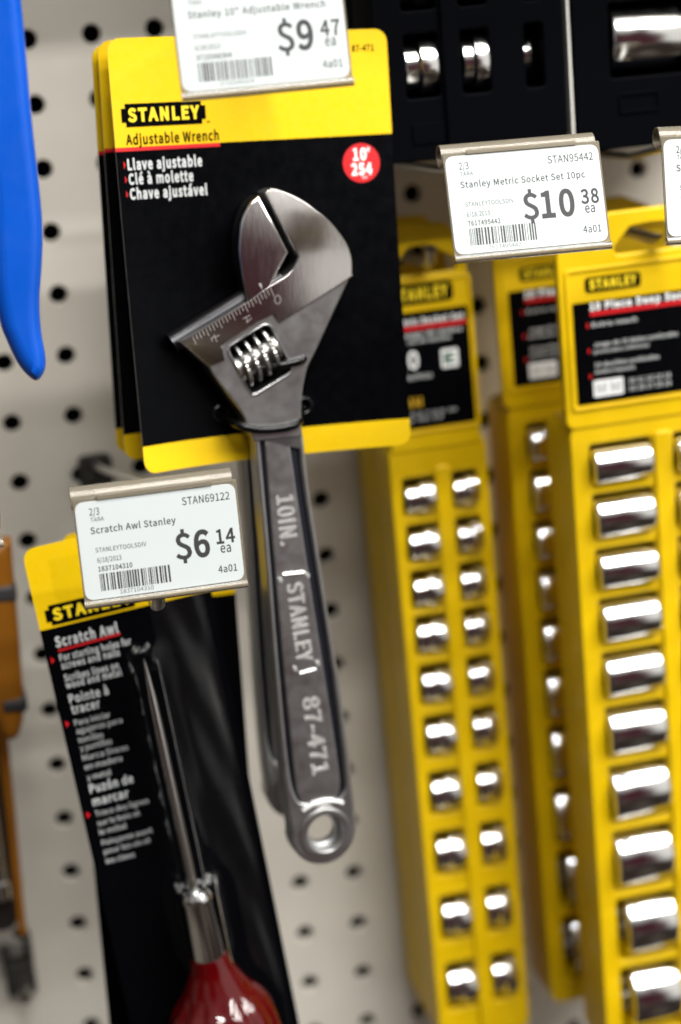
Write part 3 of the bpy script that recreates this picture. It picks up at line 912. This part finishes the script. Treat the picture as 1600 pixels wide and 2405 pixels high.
# ---- narrow rack (left)
MA = pose((0, -.7, 0), (0, -60, 0))
zL = [11.5, -8.4, -28.2, -48.1, -70.0, -93.2, -118.8, -146.7, -177.4, -210.3]
winsA = []
for z in zL:
    hh = 7.7+(11.5-z)*.016
    winsA += [(47.0, 60.5, z-hh, z+hh), (67.7, 78.8, z-hh, z+hh)]
hdrA = round_poly([(43.8, 30), (81.6, 30), (81.0, 100), (80.4, 112), (73.8, 120), (53, 121.4), (44.5, 113), (44.2, 100)], [1, 1, 1, 4, 5, 5, 4, 1])
slotA = round_poly([(52, 101), (77, 101), (76, 106), (66, 112), (58, 112), (52.5, 106)], 2.5)
for k, (dy, lab_, ) in enumerate([(0, 'narrow yellow socket rack right of the wrench card, with two columns of short sockets'),
                                (29, 'second narrow yellow rack hanging directly behind the first')]):
    Mk = MA @ Matrix.Translation((0, dy*K, 0))
    t = rack(Mk, lab_, 'narrow yellow socket racks', 42.3, 83.4, 33.8, -238, 27.5, winsA if k == 0 else [], hdrA, slotA, yel_pl, (60.6, 67.4, 23), (46.3, 79.4, 39.5, 86.0), cell=14)
    if k == 0:
        rack_label(t, 46.3, 79.8, 39.2, 86.4, None or ('Metric Socket Set', 49, 81.5, 2.3, 29), [
            ('Juego de dados', 51, 76.6, 1.7, 26, 5), ('Jeu de douilles', 54, 74.0, 1.5, 18, 5),
            ('10', 49, 64.0, 6.6, 9.0, 2), ('Pieces/Piezas', 49, 59.6, 1.9, 14, 5),
            ('MM', 51, 48.0, 4.2, 7, 4), ('4 5 6 7 8 9 10', 50, 44.6, 1.3, 22, 5), ('11 12 13', 50, 42.4, 1.3, 16, 5)],
            {'box': (67.5, 74.5, 62.5, 70, 'E', 2, 6)}, None, (47, 89.3, 27.5, 8.0))
for i, z in enumerate(zL):
    r = 6.7+(11.5-z)*.015
    socket(MA, 54.3, r-4.8, z-.9, r, 12.4, f'chrome socket, {ORD[i]} down, left column of the narrow yellow rack' if i else 'chrome socket topmost in left column of the narrow yellow rack', 'sockets in the narrow yellow rack')
    socket(MA, 73.4, r-4.8, z-.9, r, 10.4, f'chrome socket, {ORD[i]} down, right column of the narrow yellow rack' if i else 'chrome socket topmost in right column of the narrow yellow rack', 'sockets in the narrow yellow rack')

# ---- wide racks (right): front and the one behind it
zT = [36.1, 16.2, -5.9, -26.4, -48.7, -71.9, -97.3, -126.0, -156.2, -187.9, -222.5]
winsB = []
for i in range(10):
    z1 = zT[i]; z0 = zT[i+1]+3.9
    winsB += [(7.0, 32.3, z0, z1), (41.3, 66.0, z0, z1)]
hdrB = round_poly([(-1.6, 43), (75, 43), (75, 110), (66, 118.5), (55, 123.5), (20, 123.5), (9, 118.5), (-1.6, 110)], [4, 4, 4, 5, 4, 4, 5, 5])
slotB = round_poly([(22, 107.5), (52, 107.5), (53, 110), (46, 117.3), (37, 118.0), (28, 117.3), (21, 110)], 1.8)
MBp = pose((0, -.6, 0), (102.2, -110, 0))
MCp = pose((0, -.9, 0), (95.2, -56, -1.5))
for k, Mk in enumerate((MBp, MCp)):
    t = rack(Mk, ['wide front yellow rack with big deep sockets at the right edge', 'wide yellow rack in shade behind the front one, its left side showing'][k],
             'wide yellow socket racks', -.4, 74.0, 44.5, -229, 28, winsB, hdrB, slotB, yel_pl, (33.0, 40.6, 38), (3.4, 70, 52.5, 91.2), cell=19)
    rack_label(t, 3.4, 70, 52.2, 91.3, ('10 Piece Deep Socket Set', 10.3, 88.0, 2.6, 52),
               [('Extra reach', 10.8, 81.6, 1.6, 18, 5), ('Juego de 10 dados profundos', 11, 74.0, 1.5, 34, 5), ('profundos métricos', 11, 71.4, 1.3, 22, 5),
                ('10 douilles profondes', 11, 66.2, 1.5, 26, 5), ('métriques', 11, 63.6, 1.3, 16, 5),
                ('10 11 12 13 14', 24.3, 58.3, 1.7, 17, 5), ('15 16 17 18 19', 24.3, 55.3, 1.7, 17, 5)],
               {'bul': [(8.7, 82.3), (8.7, 72.6), (8.7, 62.8)], 'box': (10.0, 22.0, 54.6, 61.0, 'MM', 2, 5)}, None, (8.8, 94.6, 22.4, 5.8))
nm = ['wide front yellow rack', 'shaded wide yellow rack behind']
for k, Mk in enumerate((MBp, MCp)):
    for i in range(10):
        z1 = zT[i]; z0 = zT[i+1]+3.9
        r = (z1-z0)/2-.7
        zc = (z0+z1)/2-.9
        L = 24.0 if i < 8 else 21.5
        x = 19.6 if i < 8 else 21.6
        for c in ((0, 1) if k == 0 else (0,)):
            side = 'left' if c == 0 else 'right'
            socket(Mk, x+c*34.3, r-5.6, zc, r, L, (f'deep chrome socket, {ORD[i]} down, {side} column of the {nm[k]}' if i else f'deep chrome socket topmost in {side} column of the {nm[k]}'),
                   f'deep sockets in the {nm[k]}', step=False)

# ---- black racks (top right)
MD = pose((0, 0, 0), (0, -110, 0))
winsD = []
zD = [183, 213.5, 244]
for z in zD: winsD += [(47.0, 59.8, z-11.4, z+11.2), (68.0, 78.6, z-11.4, z+11.2), (92, 99, z-11.4, z+11.2)]
hdrD = rrect(38, 105, 250, 290, 5)
for dy in (0, 31, 62):
    Mk = MD @ Matrix.Translation((0, dy*K, 0))
    t = rack(Mk, ['black socket rack above the $10.38 price tag with its chrome sockets', 'black rack hanging second behind the $10.38 price tag', 'black rack hanging third, closest to the pegboard above the narrow rack'][dy//31],
             'black socket racks', 36.0, 107.0, 264, 149.5, 29, winsD if dy == 0 else [], hdrD, None, blk_pl, (60.6, 67.2, 230), None, cell=20)
    if dy == 0:
        q = MB(); q.plate([rrect(48, 60, 155.5, 163, 1)], -.5, .1, .2); q.build('size_plate', blk_pl, t)
for i, z in enumerate(zD[:2]):
    nmz = ['lower', 'upper'][i]
    socket(MD, 53.6, 8.8, z-.4, 10.4, 12.4, f'large chrome socket in the first column of the black rack, {nmz} one', 'sockets in the black racks')
    socket(MD, 73.6, 8.8, z-.4, 10.4, 10.0, f'large chrome socket in the middle column of the black rack, {nmz} one', 'sockets in the black racks')
    socket(MD, 96.2, 15.5, z-.4, 9.0, 4.0, f'dark socket deep in the last column of the black rack, {nmz} one', 'sockets in the black racks')

ME = pose((0, 0, 0), (0, -110, 0))
winsE = [(124.3, 154.5, 172, 199), (124.3, 154.5, 203.5, 232), (166, 196, 172, 199)]
hdrE = rrect(111, 205, 245, 290, 5)
for dy in (0, 31, 62):
    Mk = ME @ Matrix.Translation((0, dy*K, 0))
    t = rack(Mk, ['black rack in the top right corner with one very large chrome socket', 'second black rack behind the one in the top right corner', 'third black rack behind the corner one, next to the pegboard'][dy//31],
             'black socket racks', 110.2, 206.0, 264, 146.5, 29, winsE if dy == 0 else [], hdrE, None, blk_pl, None, None, cell=24)
    if dy == 0:
        q = MB(); q.plate([rrect(127, 143, 159, 166.5, 1), rrect(128, 142, 160, 165.5, .7)], -.6, .1, .2); q.build('size_plate', blk_pl, t)
socket(ME, 139.6, 10.2, 185.6, 11.9, 27.5, 'very large chrome socket in the corner black rack, fully in view', 'sockets in the black racks', step=False)
socket(ME, 139.6, 10.2, 217, 11.9, 27.5, 'very large chrome socket in the corner black rack, above the frame', 'sockets in the black racks', step=False)

tdv = MB(); tdv.box(108.7, 109.5, -109.5, -85, 147, 290)
tag(tdv.build('shelf_divider', white_pl), 'thin white upright strip in the gap between the two black racks', 'divider')

# ------------------------------------------------------------------ pliers with blue dipped handles (top left)
t = thing('pliers', pose((0, 0, 0), (0, -190, 0)), 'bright blue dipped handle of hanging pliers at the top left', 'pliers')
grip = [(-90.2, 250, 1), (-90.8, 215.5), (-91.3, 197), (-91.9, 178.4), (-92.2, 160), (-92.9, 147), (-94.8, 135), (-96.3, 127.2), (-97.0, 118), (-96.7, 109.5), (-97.6, 105.0), (-100.3, 102.4),
        (-103.0, 104.5), (-105.6, 109), (-107.6, 115.3), (-109.0, 121.5), (-109.4, 132), (-108.5, 146), (-107.3, 165), (-107.2, 195), (-107.0, 250, 1)]
p = MB()
p.plate([smooth_loop(grip, 6)], -7, 7, 4.2, 0, segs=6)
p.build('grip', blue_pl, t, smooth=70)
p = MB()
p.plate([smooth_loop([(-2*119-a, z) if len(q) == 2 else (-2*119-a, z, 1) for q in grip for a, z in [q[:2]]], 6)], -7, 7, 4.2, 0, segs=6)
p.build('grip', blue_pl, t, smooth=70)
p = MB()
p.plate([smooth_loop([(-92, 249, 1), (-105, 249, 1), (-111, 262), (-127, 262), (-133, 249, 1), (-146, 249, 1), (-140, 280), (-130, 292), (-126, 330), (-119, 345), (-112, 330), (-108, 292), (-98, 280)], 4)], -5, 5, 1, 0)
p.build('steel_head', satin, t)

# ------------------------------------------------------------------ things at the left edge
t = thing('utility_knife', pose((0, 2.0, 0), (-96.9, -55, -14.5)), 'amber plastic handle with two grey bands at the left edge', 'knife')
p = MB()
p.plate([smooth_loop([(-14.2, 31, 1), (-14.6, 20), (-14.8, -5), (-15.2, -25), (-15.6, -38), (-18.5, -48), (-22.5, -50), (-25.5, -46), (-27.5, -30), (-28.5, 0), (-29, 31, 1)], 5)], -7, 7, 3.5, 0, segs=4)
p.build('handle', orange_pl, t, smooth=60)
for z0, z1 in ((7, 14.5), (-38.5, -32)):
    p = MB(); p.plate([rrect(-29.3 if z0 > 0 else -24.5, -14.2, z0, z1, 2)], -7.6, 7.6, 2); p.build('grip_band', grey_rub, t)

t = thing('hanging_card', pose((0, 1.0, 0), (-124.8, -40, -27)), 'dark hanging pack with a thin amber edge at the lower left of the photo', 'hanging pack')
p = MB()
p.plate([round_poly([(-60, -128), (-1, -128), (0, -30), (-60, -30)], 5)], 0, 5, 1, 0)
p.build('pack_body', mat('dark_brown_card', (.02, .016, .014), .4), t)
p = MB(); p.plate([round_poly([(-1, -131), (2.2, -131), (4.5, -32), (0, -32)], .8)], -1, 6, .6); p.build('edge_strip', orange_pl, t)
p = MB(); p.lathe([(-112, .5), (-111, 3.5), (-104, 3.5), (-103, 2.2), (-60, 2.2)], 'z', Matrix.Translation((-5.5, -4, 0)), 20); p.build('steel_shank', chrome, t)

# unseen shelf added above the frame only to shade the upper board
sh = MB(); sh.box(-240, 360, -175, -2, 372, 380); sh.box(-240, 360, -176, -173, 352, 381)
tag(sh.build('added_shade_shelf', white_pl), 'added unseen shelf above the frame, put in to shade the upper pegboard', 'shelf')
